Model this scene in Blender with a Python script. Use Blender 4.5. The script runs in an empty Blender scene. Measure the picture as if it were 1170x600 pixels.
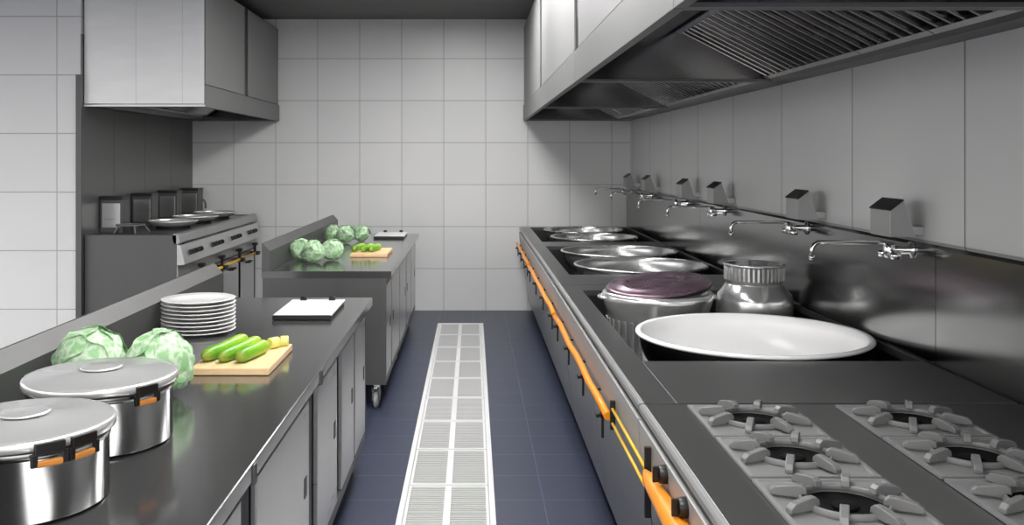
import bpy, math, random
from mathutils import Vector, Matrix, noise
random.seed(7)
PI = math.pi
scn = bpy.context.scene
col = scn.collection

# ------------------------------------------------------------------ materials
def srgb(r, g, b):
    f = lambda c: (c/255/12.92) if c/255 <= .04045 else ((c/255+.055)/1.055)**2.4
    return (f(r), f(g), f(b), 1)

def nmat(name):
    m = bpy.data.materials.new(name); m.use_nodes = True
    nt = m.node_tree; b = nt.nodes['Principled BSDF']
    return m, nt, b

def L(nt, a, b): nt.links.new(a, b)

def metal(name, base, rough, brush=None, bump=.0, metallic=1.0, var=.06, spec=.5):
    m, nt, b = nmat(name)
    b.inputs['Metallic'].default_value = metallic
    b.inputs['Specular IOR Level'].default_value = spec
    tc = nt.nodes.new('ShaderNodeNewGeometry')
    mp = nt.nodes.new('ShaderNodeMapping'); L(nt, tc.outputs['Position'], mp.inputs['Vector'])
    mp.inputs['Scale'].default_value = brush or (6, 6, 6)
    nz = nt.nodes.new('ShaderNodeTexNoise'); nz.inputs['Scale'].default_value = 1.0
    nz.inputs['Detail'].default_value = 3
    L(nt, mp.outputs[0], nz.inputs['Vector'])
    mr = nt.nodes.new('ShaderNodeMapRange'); L(nt, nz.outputs['Fac'], mr.inputs['Value'])
    mr.inputs['To Min'].default_value = max(.02, rough-var); mr.inputs['To Max'].default_value = rough+var
    L(nt, mr.outputs[0], b.inputs['Roughness'])
    mx = nt.nodes.new('ShaderNodeMix'); mx.data_type = 'RGBA'
    c = base if isinstance(base, tuple) else (base, base, base, 1)
    mx.inputs['A'].default_value = tuple(v*.92 for v in c[:3])+(1,)
    mx.inputs['B'].default_value = tuple(min(1, v*1.06) for v in c[:3])+(1,)
    L(nt, nz.outputs['Fac'], mx.inputs['Factor']); L(nt, mx.outputs['Result'], b.inputs['Base Color'])
    if bump:
        bp = nt.nodes.new('ShaderNodeBump'); bp.inputs['Strength'].default_value = bump
        bp.inputs['Distance'].default_value = .002
        L(nt, nz.outputs['Fac'], bp.inputs['Height']); L(nt, bp.outputs[0], b.inputs['Normal'])
    return m

def paint(name, c, rough=.5, var=.08, scale=8, bump=0, spec=.5, trans=0):
    m, nt, b = nmat(name)
    b.inputs['Specular IOR Level'].default_value = spec
    tc = nt.nodes.new('ShaderNodeTexCoord')
    nz = nt.nodes.new('ShaderNodeTexNoise'); nz.inputs['Scale'].default_value = scale; nz.inputs['Detail'].default_value = 4
    L(nt, tc.outputs['Object'], nz.inputs['Vector'])
    mx = nt.nodes.new('ShaderNodeMix'); mx.data_type = 'RGBA'
    mx.inputs['A'].default_value = tuple(v*(1-var) for v in c[:3])+(1,)
    mx.inputs['B'].default_value = tuple(min(1, v*(1+var)) for v in c[:3])+(1,)
    L(nt, nz.outputs['Fac'], mx.inputs['Factor']); L(nt, mx.outputs['Result'], b.inputs['Base Color'])
    b.inputs['Roughness'].default_value = rough
    if bump:
        bp = nt.nodes.new('ShaderNodeBump'); bp.inputs['Strength'].default_value = bump; bp.inputs['Distance'].default_value = .003
        L(nt, nz.outputs['Fac'], bp.inputs['Height']); L(nt, bp.outputs[0], b.inputs['Normal'])
    return m

def tile(name, ax, pitch, phase, gw, base, grout, rough, axes_on=(1, 1), var=.03, metallic=0, spec=.5, bumps=.6):
    """grid of joints from world position; ax = pair of axis letters"""
    m, nt, b = nmat(name)
    N = nt.nodes
    geo = N.new('ShaderNodeNewGeometry'); sep = N.new('ShaderNodeSeparateXYZ'); L(nt, geo.outputs['Position'], sep.inputs[0])
    ds, ids = [], []
    for k in range(2):
        if not axes_on[k]: continue
        s = N.new('ShaderNodeMath'); s.operation = 'SUBTRACT'; L(nt, sep.outputs[ax[k]], s.inputs[0]); s.inputs[1].default_value = phase[k]
        d = N.new('ShaderNodeMath'); d.operation = 'DIVIDE'; L(nt, s.outputs[0], d.inputs[0]); d.inputs[1].default_value = pitch[k]
        r = N.new('ShaderNodeMath'); r.operation = 'ROUND'; L(nt, d.outputs[0], r.inputs[0])
        fl = N.new('ShaderNodeMath'); fl.operation = 'FLOOR'; L(nt, d.outputs[0], fl.inputs[0]); ids.append(fl)
        q = N.new('ShaderNodeMath'); q.operation = 'SUBTRACT'; L(nt, d.outputs[0], q.inputs[0]); L(nt, r.outputs[0], q.inputs[1])
        a = N.new('ShaderNodeMath'); a.operation = 'ABSOLUTE'; L(nt, q.outputs[0], a.inputs[0])
        w = N.new('ShaderNodeMath'); w.operation = 'MULTIPLY'; L(nt, a.outputs[0], w.inputs[0]); w.inputs[1].default_value = pitch[k]
        ds.append(w)
    if len(ds) == 2:
        mn = N.new('ShaderNodeMath'); mn.operation = 'MINIMUM'; L(nt, ds[0].outputs[0], mn.inputs[0]); L(nt, ds[1].outputs[0], mn.inputs[1])
    else: mn = ds[0]
    mr = N.new('ShaderNodeMapRange'); mr.interpolation_type = 'SMOOTHSTEP'
    L(nt, mn.outputs[0], mr.inputs['Value']); mr.inputs['From Min'].default_value = gw*.35; mr.inputs['From Max'].default_value = gw
    cmb = N.new('ShaderNodeCombineXYZ')
    for i, f in enumerate(ids): L(nt, f.outputs[0], cmb.inputs[i])
    wn = N.new('ShaderNodeTexWhiteNoise'); L(nt, cmb.outputs[0], wn.inputs['Vector'])
    nz = N.new('ShaderNodeTexNoise'); nz.inputs['Scale'].default_value = 3; nz.inputs['Detail'].default_value = 5; L(nt, geo.outputs['Position'], nz.inputs['Vector'])
    av = N.new('ShaderNodeMath'); av.operation = 'MULTIPLY_ADD'; L(nt, wn.outputs['Value'], av.inputs[0]); av.inputs[1].default_value = .5
    L(nt, nz.outputs['Fac'], av.inputs[2])
    m1 = N.new('ShaderNodeMix'); m1.data_type = 'RGBA'; L(nt, av.outputs[0], m1.inputs['Factor'])
    m1.inputs['A'].default_value = tuple(v*(1-var) for v in base[:3])+(1,); m1.inputs['B'].default_value = tuple(v*(1+var) for v in base[:3])+(1,)
    m2 = N.new('ShaderNodeMix'); m2.data_type = 'RGBA'; L(nt, mr.outputs[0], m2.inputs['Factor'])
    m2.inputs['A'].default_value = grout; L(nt, m1.outputs['Result'], m2.inputs['B']); L(nt, m2.outputs['Result'], b.inputs['Base Color'])
    b.inputs['Roughness'].default_value = rough; b.inputs['Metallic'].default_value = metallic; b.inputs['Specular IOR Level'].default_value = spec
    bp = N.new('ShaderNodeBump'); bp.inputs['Strength'].default_value = bumps; bp.inputs['Distance'].default_value = .002
    L(nt, mr.outputs[0], bp.inputs['Height']); L(nt, bp.outputs[0], b.inputs['Normal'])
    return m

def g(v): return srgb(v, v, v)
M = {}
M['back_tile'] = tile('white_wall_tile', 'XZ', (.4, .4), (.125, 0), .0042, g(232), g(176), .35)
M['pier_tile'] = tile('white_pier_tile', 'XZ', (.4, .4), (-2.836, .02), .005, g(228), g(178), .35)
M['right_wall'] = tile('grey_wall_panel', 'YZ', (.83, 1), (2.80, 0), .005, g(204), g(100), .42, (1, 0))
M['clad'] = tile('niche_steel_cladding', 'YZ', (.65, 1), (6.83, 0), .005, (.17, .17, .17, 1), g(40), .4, (1, 0), metallic=.6)
M['floor'] = tile('blue_grey_floor_tile', 'XY', (.3, .3), (0, .0), .0035, srgb(54, 60, 80), srgb(92, 98, 122), .38, var=.08, bumps=.3)
M['ceil'] = paint('dark_ceiling_board', g(116), .8)
M['worktop'] = metal('brushed_worktop_steel', .25, .15, (1.5, 5, 5), .01, var=.02, metallic=.82, spec=.8)
M['rangetop'] = metal('dark_range_steel', .115, .30, (5, 1.5, 5), .01, var=.03, metallic=.6, spec=.6)
M['strip'] = metal('front_rail_steel', .40, .42, (10, 1.5, 10), .03, metallic=.7)
M['splash'] = metal('splash_steel', .28, .16, (4, 1.0, 4), .01, var=.03)
M['door'] = metal('door_steel', .62, .3, (3, 3, 60), .04)
M['body'] = metal('cabinet_steel', .125, .42, (10, 10, 2), .02, metallic=.7)
M['dark'] = metal('shadow_gap_steel', .10, .45)
M['hood'] = metal('hood_steel', .22, .55, (4, 8, 20), .01, metallic=.35)
M['ledge'] = metal('ledge_steel', .11, .45, (4, 4, 4), .0, metallic=.5)
M['rangefront'] = metal('range_front_steel', .38, .42, (4, 4, 4), .0, metallic=.2)
M['hoodfront'] = metal('hood_front_steel', .88, .42, (3, 3, 12), .02, metallic=.6)
M['hoodpanel'] = metal('hood_panel_steel', .27, .6, (3, 3, 20), .01, metallic=.3)
M['hoodin'] = metal('hood_inner_steel', .22, .12, (3, 3, 3), .12, var=.05)
M['filter'] = metal('baffle_filter_steel', .50, .25, (3, 60, 3), .03)
M['polish'] = metal('polished_pot_steel', .42, .10, (3, 3, 3), .0, var=.03)
M['lid'] = metal('pan_lid_steel', .72, .24, (3, 3, 3), .0, var=.04, metallic=.55)
M['wok'] = metal('wok_steel', .66, .26, (6, 6, 5), .02, metallic=.85)
M['chrome'] = metal('tap_chrome', .75, .12)
M['cast'] = metal('cast_grate_grey', g(116), .5, (60, 60, 60), .2, metallic=.2)
M['plate_steel'] = metal('burner_tray_steel', .28, .45, (10, 10, 10), .03, metallic=.4)
M['blackiron'] = paint('black_iron', g(24), .55, bump=.2, scale=60)
M['holedark'] = paint('head_and_hole_black', g(14), .8, spec=.1)  # black of the burner heads, also painted for the dark inside the holes
M['black'] = paint('black_plastic', g(20), .35)
M['orange'] = paint('orange_gas_pipe', srgb(245, 150, 30), .35, .05)
M['yellow'] = paint('yellow_gas_tube', srgb(235, 185, 40), .35, .05)
M['reflex_orange'] = paint('orange_reflection_paint', srgb(190, 122, 52), .45, .15, 40)  # orange of a board reflection, painted on small tabs of the pans
M['porcelain'] = paint('white_porcelain', g(240), .15, .01)
M['enamel'] = paint('white_enamel', g(250), .22, .01)
M['white'] = paint('white_plastic', g(240), .35, .01)
M['grate'] = paint('pale_grating_steel', g(236), .4, .02)
M['slat'] = paint('grating_slat_steel', g(200), .4, .03)
M['potsteel'] = metal('bright_stockpot_steel', .80, .20, (8, 8, 8), .25, var=.06, metallic=.75)
M['rimdark'] = metal('dark_rim_steel', .20, .25)
M['pit'] = paint('drain_channel_grey', g(92), .7)
M['purple'] = metal('dusky_purple_lid', srgb(112, 92, 104), .28, (14, 14, 14), .15, metallic=.55)
M['wheel'] = paint('pale_grey_wheel', g(150), .4)
M['rubber'] = paint('black_rubber', g(15), .6)

def mat_board():
    m, nt, b = nmat('pale_maple_board'); N = nt.nodes
    tc = N.new('ShaderNodeTexCoord'); mp = N.new('ShaderNodeMapping'); L(nt, tc.outputs['Object'], mp.inputs[0]); mp.inputs['Scale'].default_value = (30, 3, 30)
    w = N.new('ShaderNodeTexNoise'); w.inputs['Scale'].default_value = 1.2; w.inputs['Detail'].default_value = 6; L(nt, mp.outputs[0], w.inputs['Vector'])
    r = N.new('ShaderNodeValToRGB'); r.color_ramp.elements[0].color = srgb(232, 190, 140); r.color_ramp.elements[1].color = srgb(248, 218, 172)
    L(nt, w.outputs['Fac'], r.inputs[0]); L(nt, r.outputs[0], b.inputs['Base Color']); b.inputs['Roughness'].default_value = .5
    return m
M['board'] = mat_board()
def mat_cabbage():
    m, nt, b = nmat('pale_green_cabbage_leaf'); N = nt.nodes
    tc = N.new('ShaderNodeTexCoord')
    v = N.new('ShaderNodeTexVoronoi'); v.feature = 'DISTANCE_TO_EDGE'; v.inputs['Scale'].default_value = 26
    nz = N.new('ShaderNodeTexNoise'); nz.inputs['Scale'].default_value = 9; nz.inputs['Detail'].default_value = 4
    L(nt, tc.outputs['Object'], nz.inputs['Vector'])
    ad = N.new('ShaderNodeMix'); ad.data_type = 'VECTOR'; ad.inputs['Factor'].default_value = .12
    L(nt, tc.outputs['Object'], ad.inputs['A']); L(nt, nz.outputs['Color'], ad.inputs['B']); L(nt, ad.outputs['Result'], v.inputs['Vector'])
    r = N.new('ShaderNodeValToRGB'); r.color_ramp.elements[0].position = 0; r.color_ramp.elements[0].color = srgb(222, 242, 215)
    r.color_ramp.elements[1].position = .16; r.color_ramp.elements[1].color = srgb(160, 208, 150)
    L(nt, v.outputs['Distance'], r.inputs[0])
    m2 = N.new('ShaderNodeMix'); m2.data_type = 'RGBA'; m2.blend_type = 'MULTIPLY'; m2.inputs['Factor'].default_value = .35
    L(nt, r.outputs[0], m2.inputs['A']); L(nt, nz.outputs['Fac'], m2.inputs['B']); L(nt, m2.outputs['Result'], b.inputs['Base Color'])
    b.inputs['Roughness'].default_value = .5; b.inputs['Subsurface Weight'].default_value = .08; b.inputs['Subsurface Radius'].default_value = (.01, .02, .01)
    bp = N.new('ShaderNodeBump'); bp.inputs['Strength'].default_value = .5; bp.inputs['Distance'].default_value = .004
    L(nt, v.outputs['Distance'], bp.inputs['Height']); L(nt, bp.outputs[0], b.inputs['Normal'])
    return m
M['cabbage'] = mat_cabbage()
def mat_cuke():
    m, nt, b = nmat('fresh_green_cucumber_skin'); N = nt.nodes
    tc = N.new('ShaderNodeTexCoord'); sp = N.new('ShaderNodeSeparateXYZ'); L(nt, tc.outputs['Generated'], sp.inputs[0])
    r = N.new('ShaderNodeValToRGB'); e = r.color_ramp.elements
    e[0].position = 0; e[0].color = srgb(150, 170, 60); e[1].position = 1; e[1].color = srgb(190, 215, 70)
    for p, c in ((.12, srgb(105, 175, 35)), (.5, srgb(145, 210, 45)), (.85, srgb(175, 220, 60))):
        k = e.new(p); k.color = c
    L(nt, sp.outputs['Y'], r.inputs[0])
    nz = N.new('ShaderNodeTexNoise'); nz.inputs['Scale'].default_value = 50; L(nt, tc.outputs['Object'], nz.inputs['Vector'])
    m2 = N.new('ShaderNodeMix'); m2.data_type = 'RGBA'; m2.blend_type = 'MULTIPLY'; m2.inputs['Factor'].default_value = .3
    L(nt, r.outputs[0], m2.inputs['A']); L(nt, nz.outputs['Fac'], m2.inputs['B']); L(nt, m2.outputs['Result'], b.inputs['Base Color'])
    b.inputs['Roughness'].default_value = .35
    bp = N.new('ShaderNodeBump'); bp.inputs['Strength'].default_value = .3; bp.inputs['Distance'].default_value = .002
    L(nt, nz.outputs['Fac'], bp.inputs['Height']); L(nt, bp.outputs[0], b.inputs['Normal'])
    return m
M['cuke'] = mat_cuke()
M['cukeflesh'] = paint('pale_yellow_green_flesh', srgb(225, 228, 130), .4, .1, 60)
def mat_emit(name, c, s):
    m, nt, b = nmat(name); b.inputs['Base Color'].default_value = c
    b.inputs['Emission Color'].default_value = c; b.inputs['Emission Strength'].default_value = s
    return m
M['lamp'] = mat_emit('added_lamp_diffuser', (1, .99, .975, 1), 13.5)  # emission of the added ceiling panels

# ------------------------------------------------------------------ mesh building
class MB:
    def __init__(s): s.v = []; s.f = []; s.sm = []
    def add(s, vs, fs, smooth=False):
        o = len(s.v); s.v += [Vector(p) for p in vs]
        for f in fs: s.f.append([i+o for i in f]); s.sm.append(smooth)
        return s
    def box(s, x0, x1, y0, y1, z0, z1):
        vs = [(x, y, z) for x in (x0, x1) for y in (y0, y1) for z in (z0, z1)]
        return s.add(vs, [(0, 1, 3, 2), (4, 6, 7, 5), (0, 4, 5, 1), (2, 3, 7, 6), (0, 2, 6, 4), (1, 5, 7, 3)])
    def obox(s, c, ux, uy, uz, hx, hy, hz):
        c = Vector(c); vs = []
        for a in (-1, 1):
            for b_ in (-1, 1):
                for d in (-1, 1): vs.append(c+Vector(ux)*a*hx+Vector(uy)*b_*hy+Vector(uz)*d*hz)
        return s.add(vs, [(0, 1, 3, 2), (4, 6, 7, 5), (0, 4, 5, 1), (2, 3, 7, 6), (0, 2, 6, 4), (1, 5, 7, 3)])
    def prism_y(s, prof, y0, y1, smooth=False):
        """prof: (x,z) polygon"""
        n = len(prof)
        vs = [(x, y0, z) for x, z in prof]+[(x, y1, z) for x, z in prof]
        fs = [tuple(range(n)), tuple(range(2*n-1, n-1, -1))]+[(i, (i+1) % n, (i+1) % n+n, i+n) for i in range(n)]
        return s.add(vs, fs, smooth)
    def prism_z(s, poly, z0, z1):
        n = len(poly)
        vs = [(x, y, z0) for x, y in poly]+[(x, y, z1) for x, y in poly]
        fs = [tuple(range(n)), tuple(range(2*n-1, n-1, -1))]+[(i, (i+1) % n, (i+1) % n+n, i+n) for i in range(n)]
        return s.add(vs, fs)
    def lathe(s, prof, c=(0, 0, 0), n=48, closed=False, rot=None):
        vs, fs = [], []
        m = len(prof)
        for r, z in prof:
            for k in range(n):
                a = 2*PI*k/n; p = Vector((r*math.cos(a), r*math.sin(a), z))
                if rot: p = rot @ p
                vs.append(p+Vector(c))
        for j in range(m-1 if not closed else m):
            for k in range(n):
                a, b_ = j*n+k, j*n+(k+1) % n; j2 = (j+1) % m
                fs.append((a, b_, j2*n+(k+1) % n, j2*n+k))
        return s.add(vs, fs, True)
    def tube(s, pts, r, n=12, cap=True):
        pts = [Vector(p) for p in pts]; m = len(pts)
        rs = r if isinstance(r, (list, tuple)) else [r]*m
        vs, fs = [], []; prev = None
        for i, p in enumerate(pts):
            t = (pts[min(i+1, m-1)]-pts[max(i-1, 0)]).normalized()
            if prev is None:
                u = t.orthogonal().normalized()
            else:
                u = (prev-t*prev.dot(t)).normalized()
            prev = u; w = t.cross(u)
            for k in range(n):
                a = 2*PI*k/n; vs.append(p+(u*math.cos(a)+w*math.sin(a))*rs[i])
        for i in range(m-1):
            for k in range(n): fs.append((i*n+k, i*n+(k+1) % n, (i+1)*n+(k+1) % n, (i+1)*n+k))
        s.add(vs, fs, True)
        if cap:
            o = len(s.v)-m*n
            s.f.append(list(range(o+n-1, o-1, -1))); s.sm.append(False)
            s.f.append(list(range(o+(m-1)*n, o+m*n))); s.sm.append(False)
        return s
    def build(s, name, mat, parent=None, bevel=0, org=None, seg=2):
        o0 = Vector(org) if org is not None else (Vector(parent_world(parent)) if parent is not None else Vector((0, 0, 0)))
        me = bpy.data.meshes.new(name)
        me.from_pydata([tuple(p-o0) for p in s.v], [], s.f)
        me.polygons.foreach_set('use_smooth', s.sm)
        me.materials.append(mat)
        import bmesh
        bm = bmesh.new(); bm.from_mesh(me); bmesh.ops.recalc_face_normals(bm, faces=bm.faces); bm.to_mesh(me); bm.free()
        o = bpy.data.objects.new(name, me); col.objects.link(o)
        if parent is not None: o.parent = parent
        else: o.location = o0
        if bevel:
            md = o.modifiers.new('bevel', 'BEVEL'); md.width = bevel; md.segments = seg; md.limit_method = 'ANGLE'; md.angle_limit = math.radians(50)
            md.harden_normals = False
        return o

def parent_world(p):
    v = Vector((0, 0, 0))
    while p is not None: v = v+p.location; p = p.parent
    return v

def tag(o, label, cat=None, group=None, kind=None):
    if label: o['label'] = label
    if cat: o['category'] = cat
    if group: o['group'] = group
    if kind: o['kind'] = kind
    return o
def thing(name, label, cat, loc, group=None):
    o = bpy.data.objects.new(name, None); o.empty_display_size = .1; col.objects.link(o); o.location = loc
    return tag(o, label, cat, group)
def struct(o, label=None): o['kind'] = 'structure'; return tag(o, label)
def copy_tree(o, loc=None, label=None, parent=None):
    c = o.copy(); col.objects.link(c)
    if parent is not None: c.parent = parent
    for ch in [x for x in bpy.data.objects if x.parent == o]: copy_tree(ch, parent=c)
    if loc is not None: c.location = loc
    if label: c['label'] = label
    return c

H = 1.45      # eye height
# ------------------------------------------------------------------ room shell
YB = 8.75; XR = 1.5; CZ = 2.775; YN = 6.27; XL = -2.667
# floor with the channel cut out
dx0, dx1, dy0, dy1 = -.306, .094, 3.0, 8.08
f = MB()
f.box(-6, dx0, -1, YB+.2, -.12, 0); f.box(dx1, XR+.15, -1, YB+.2, -.12, 0)
f.box(dx0, dx1, dy1, YB+.2, -.12, 0); f.box(dx0, dx1, -1, dy0, -.12, 0)
struct(f.build('floor', M['floor']), 'blue-grey square tiled kitchen floor')
pit = MB(); pit.box(dx0, dx1, dy0, dy1, -.12, -.10)
struct(pit.build('floor_channel', M['pit']), 'grey bottom of the drain channel in the floor')
struct(MB().box(-6, XR+.15, -1, YB+.2, CZ, CZ+.1).build('ceiling', M['ceil']), 'dark grey ceiling')
struct(MB().box(-2.9, XR+.15, YB, YB+.15, 0, CZ).build('wall_back', M['back_tile']), 'white square tiled wall at the end of the aisle')
struct(MB().box(XR, XR+.15, -1, YB, 0, CZ).build('wall_right', M['right_wall']), 'grey panelled wall behind the cooking line')
struct(MB().box(-6, XL-.008, YN, YN+.12, 0, CZ).build('wall_pier', M['pier_tile']), 'white tiled wall left of the cooker niche')
struct(MB().box(XL-.12, XL-.006, YN+.12, YB, 0, CZ).build('wall_left', M['back_tile']), 'side wall of the cooker niche')
cl = MB().box(XL-.006, XL, YN+.0, YB, 0, 2.3)
struct(cl.build('trim_1', M['clad']), 'dark steel cladding on the side of the cooker niche')
gd = MB().box(-2.704, XL+.002, YN-.012, YN, 0, 2.022)
struct(gd.build('trim_2', M['body'], bevel=.002), 'dark steel corner guard on the edge of the white tiled wall')

# ------------------------------------------------------------------ drain
fr = MB()
w = .024
fr.box(dx0, dx0+w, dy0, dy1, -.03, .002); fr.box(dx1-w, dx1, dy0, dy1, -.03, .002)
fr.box(dx0+w, dx1-w, dy1-.02, dy1, -.03, .002); fr.box(dx0+w, dx1-w, dy0, dy0+.02, -.03, .002)
fo = fr.build('floor_drain', M['grate'], org=(-.106, dy0, 0), bevel=.0015)
tag(fo, 'long white metal frame of the floor drain running down the aisle', 'floor drain')
gw0, gw1 = dx0+w+.002, dx1-w-.002
gt = thing('drain_grate', '', 'drain grate', ((gw0+gw1)/2, 3.088, 0), 'drain grates in the aisle floor')
gm = MB(); hw = (gw1-gw0)/2; Lg = .487
sl = MB()
for a, b_ in ((-hw, -hw+.012), (hw-.012, hw), (-.014, .014)): gm.box(a, b_, 0, Lg, -.028, .001)
gm.box(-hw+.012, -.014, 0, .014, -.028, .0008); gm.box(.014, hw-.012, 0, .014, -.028, .0008)
gm.box(-hw+.012, -.014, Lg-.014, Lg, -.028, .0008); gm.box(.014, hw-.012, Lg-.014, Lg, -.028, .0008)
ns = 20; y0, y1 = .014, Lg-.014
for i in range(ns):
    y = y0+(i+.5)*(y1-y0)/ns
    sl.box(-hw+.012, -.014, y-.0068, y+.0068, -.022, -.001); sl.box(.014, hw-.012, y-.0068, y+.0068, -.022, -.001)
o = gm.build('rim', M['grate'], org=(0, 0, 0)); o.parent = gt
o = sl.build('slats', M['slat'], org=(0, 0, 0)); o.parent = gt
ORD = ['first', 'second', 'third', 'fourth', 'fifth', 'sixth', 'seventh', 'eighth', 'ninth', 'tenth']
for i in range(10):
    n = 9-i   # position counted from back wall
    lab = 'white slatted drain grate, %s one from the tiled back wall' % ORD[n]
    if n == 0: lab = 'white slatted drain grate at the far end of the channel by the back wall'
    if n == 9: lab = 'white slatted drain grate nearest the viewer, cut by the bottom edge'
    if i == 0: tag(gt, lab)
    else: copy_tree(gt, (gt.location.x, 3.088+.4974*i, 0), lab)

# ------------------------------------------------------------------ prep tables
XS = -1.165; TZ = .80
def caster(parent, x, y):
    c = MB(); c.tube([(x, y, .145), (x, y, .115)], .018, 14)
    c.box(x-.022, x+.022, y-.03, y+.03, .108, .118)
    c.prism_y([(x-.022, .11), (x-.017, .11), (x-.017, .045), (x-.022, .045)], y-.02, y+.02)
    c.prism_y([(x+.022, .11), (x+.017, .11), (x+.017, .045), (x+.022, .045)], y-.02, y+.02)
    o = c.build('caster', M['chrome'], parent, .001)
    wv = MB(); wv.lathe([(.0, -.014), (.038, -.014), (.048, -.009), (.048, .009), (.038, .014), (0, .014)], (x, y, .048), 24, rot=Matrix.Rotation(PI/2, 3, 'Y'))
    wv.build('wheel', M['wheel'], o)
def prep_table(y0, y1, label, joints, doors):
    t = thing('prep_table', label, 'table', ((XS-.47)/2, (y0+y1)/2, 0), 'steel prep tables down the left of the aisle')
    w = MB(); w.prism_y([(XS-.05, .76), (XS-.05, .80), (-.472, .80), (-.469, .799), (-.468, .797), (-.468, .765), (-.473, .757), (-.485, .755), (-.49, .76)], y0, y1)
    w.build('worktop', M['worktop'], t)
    ms = MB()
    for j in joints:
        ms.box(-.474, -.464, j-.012, j+.012, .752, .797)
    if joints: ms.build('edge_joint', M['body'], t, .002)
    s = MB(); s.prism_y([(XS, .80), (XS, .917), (XS-.04, .961), (XS-.05, .961), (XS-.05, .80)], y0, y1)
    s.build('splashback', M['ledge'], t, .002)
    b_ = MB(); b_.box(XS-.04, -.515, y0+.012, y1-.012, .15, .758)
    b_.build('carcass', M['dark'], t)
    for (ya, yb) in ((y0+.002, y0+.012), (y1-.012, y1-.002)):
        MB().box(XS-.045, -.498, ya, yb, .145, .76).build('side_panel', M['body'], t, .001)
    MB().box(-.515, -.500, y0+.012, y1-.012, .715, .758).build('top_rail', M['body'], t, .001)
    MB().box(-.515, -.500, y0+.012, y1-.012, .145, .185).build('bottom_rail', M['body'], t, .001)
    for (a, b2, hs) in doors:
        d = MB().box(-.514, -.4985, a, b2, .187, .713).build('door', M['door'], t, .003)
        hy = a+.06 if hs < 0 else b2-.06
        h = MB(); h.box(-.4985, -.4965, hy-.018, hy+.018, .44, .50)
        h = h.build('handle', M['dark'], d, .001); h['label'] = 'dark recessed pull'
    for x in (-.56, XS+.03):
        for y in (y0+.06, (y0+y1)/2, y1-.06): caster(t, x, y)
    return t
prep_table(.9, 4.29, 'near stainless steel prep table carrying the lidded pans and white plates', [1.97, 2.84],
           [(.93, 1.98, 1), (2.12, 2.80, 1), (2.95, 3.38, 1), (3.50, 3.86, 1), (3.9, 4.26, 1)])
prep_table(5.29, 7.95, 'far stainless steel prep table on wheels near the back wall', [],
           [(5.32, 5.62, 1), (5.70, 6.25, -1), (6.32, 6.85, 1), (6.95, 7.4, -1), (7.46, 7.92, 1)])

# ---- lidded pans on the near table
def lidded_pan(x, y, r, h, label, hang):
    t = thing('lidded_pan', label, 'pan', (x, y, TZ), 'lidded steel pans on the near prep table')
    b_ = MB()
    ro = r-.010
    b_.lathe([(0, .002), (ro-.008, .002), (ro, .008), (ro, h-.012), (ro+.006, h-.006), (ro+.006, h), (ro-.002, h), (ro-.003, .012), (0, .010)], (x, y, TZ), 72)
    b_.build('pan_body', M['polish'], t)
    rb = MB(); rb.lathe([(ro+.001, h-.030), (ro+.0025, h-.030), (ro+.0025, h-.013), (ro+.001, h-.013)], (x, y, TZ), 72, closed=True); rb.build('rim_band', M['rimdark'], t)
    d = MB()
    d.lathe([(0, h+.016), (.050, h+.016), (.054, h+.018), (.058, h+.015), (r*.80, h+.0105), (r*.90, h+.006), (r-.002, h+.006), (r+.002, h+.002), (r+.002, h-.012), (r-.001, h-.012), (r-.002, h+.001), (0, h+.004)], (x, y, TZ), 72)
    l = d.build('lid', M['lid'], t)
    k = MB(); k.lathe([(0, h+.023), (.040, h+.023), (.046, h+.021), (.046, h+.019), (.036, h+.018), (.030, h+.015), (0, h+.015)], (x, y, TZ), 40)
    k.build('knob', M['lid'], l)
    for a in hang:
        ca, sa = math.cos(a), math.sin(a); R = Vector((ca, sa, 0)); T = Vector((-sa, ca, 0)); U = Vector((0, 0, 1))
        c0 = Vector((x, y, TZ))
        m = MB(); m.obox(c0+R*(r+.004)+U*(h-.008), R, T, U, .005, .026, .010)
        m.obox(c0+R*(r+.004)+U*(h-.027)+T*.026, R, T, U, .004, .006, .012); m.obox(c0+R*(r+.004)+U*(h-.027)-T*.026, R, T, U, .004, .006, .012)
        hd = m.build('handle', M['black'], t, .002)
        gp = MB(); gp.obox(c0+R*(r+.005)+U*(h-.034), R, T, U, .004, .022, .006)  # orange tab stands in for the cutting board's reflection in the steel
        gpo = gp.build('reflection_tab', M['reflex_orange'], hd, .003); gpo['label'] = 'orange painted reflection'
    return t
lidded_pan(-.855, 2.117, .167, .150, 'shiny lidded steel pan in front of the cabbages, its lid fully in view', [math.radians(-35), math.radians(175)])
lidded_pan(-.848, 1.74, .160, .150, 'shiny lidded steel pan nearest the viewer, cut off by the left edge', [math.radians(-28), math.radians(-50)+2*PI+.0])

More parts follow.
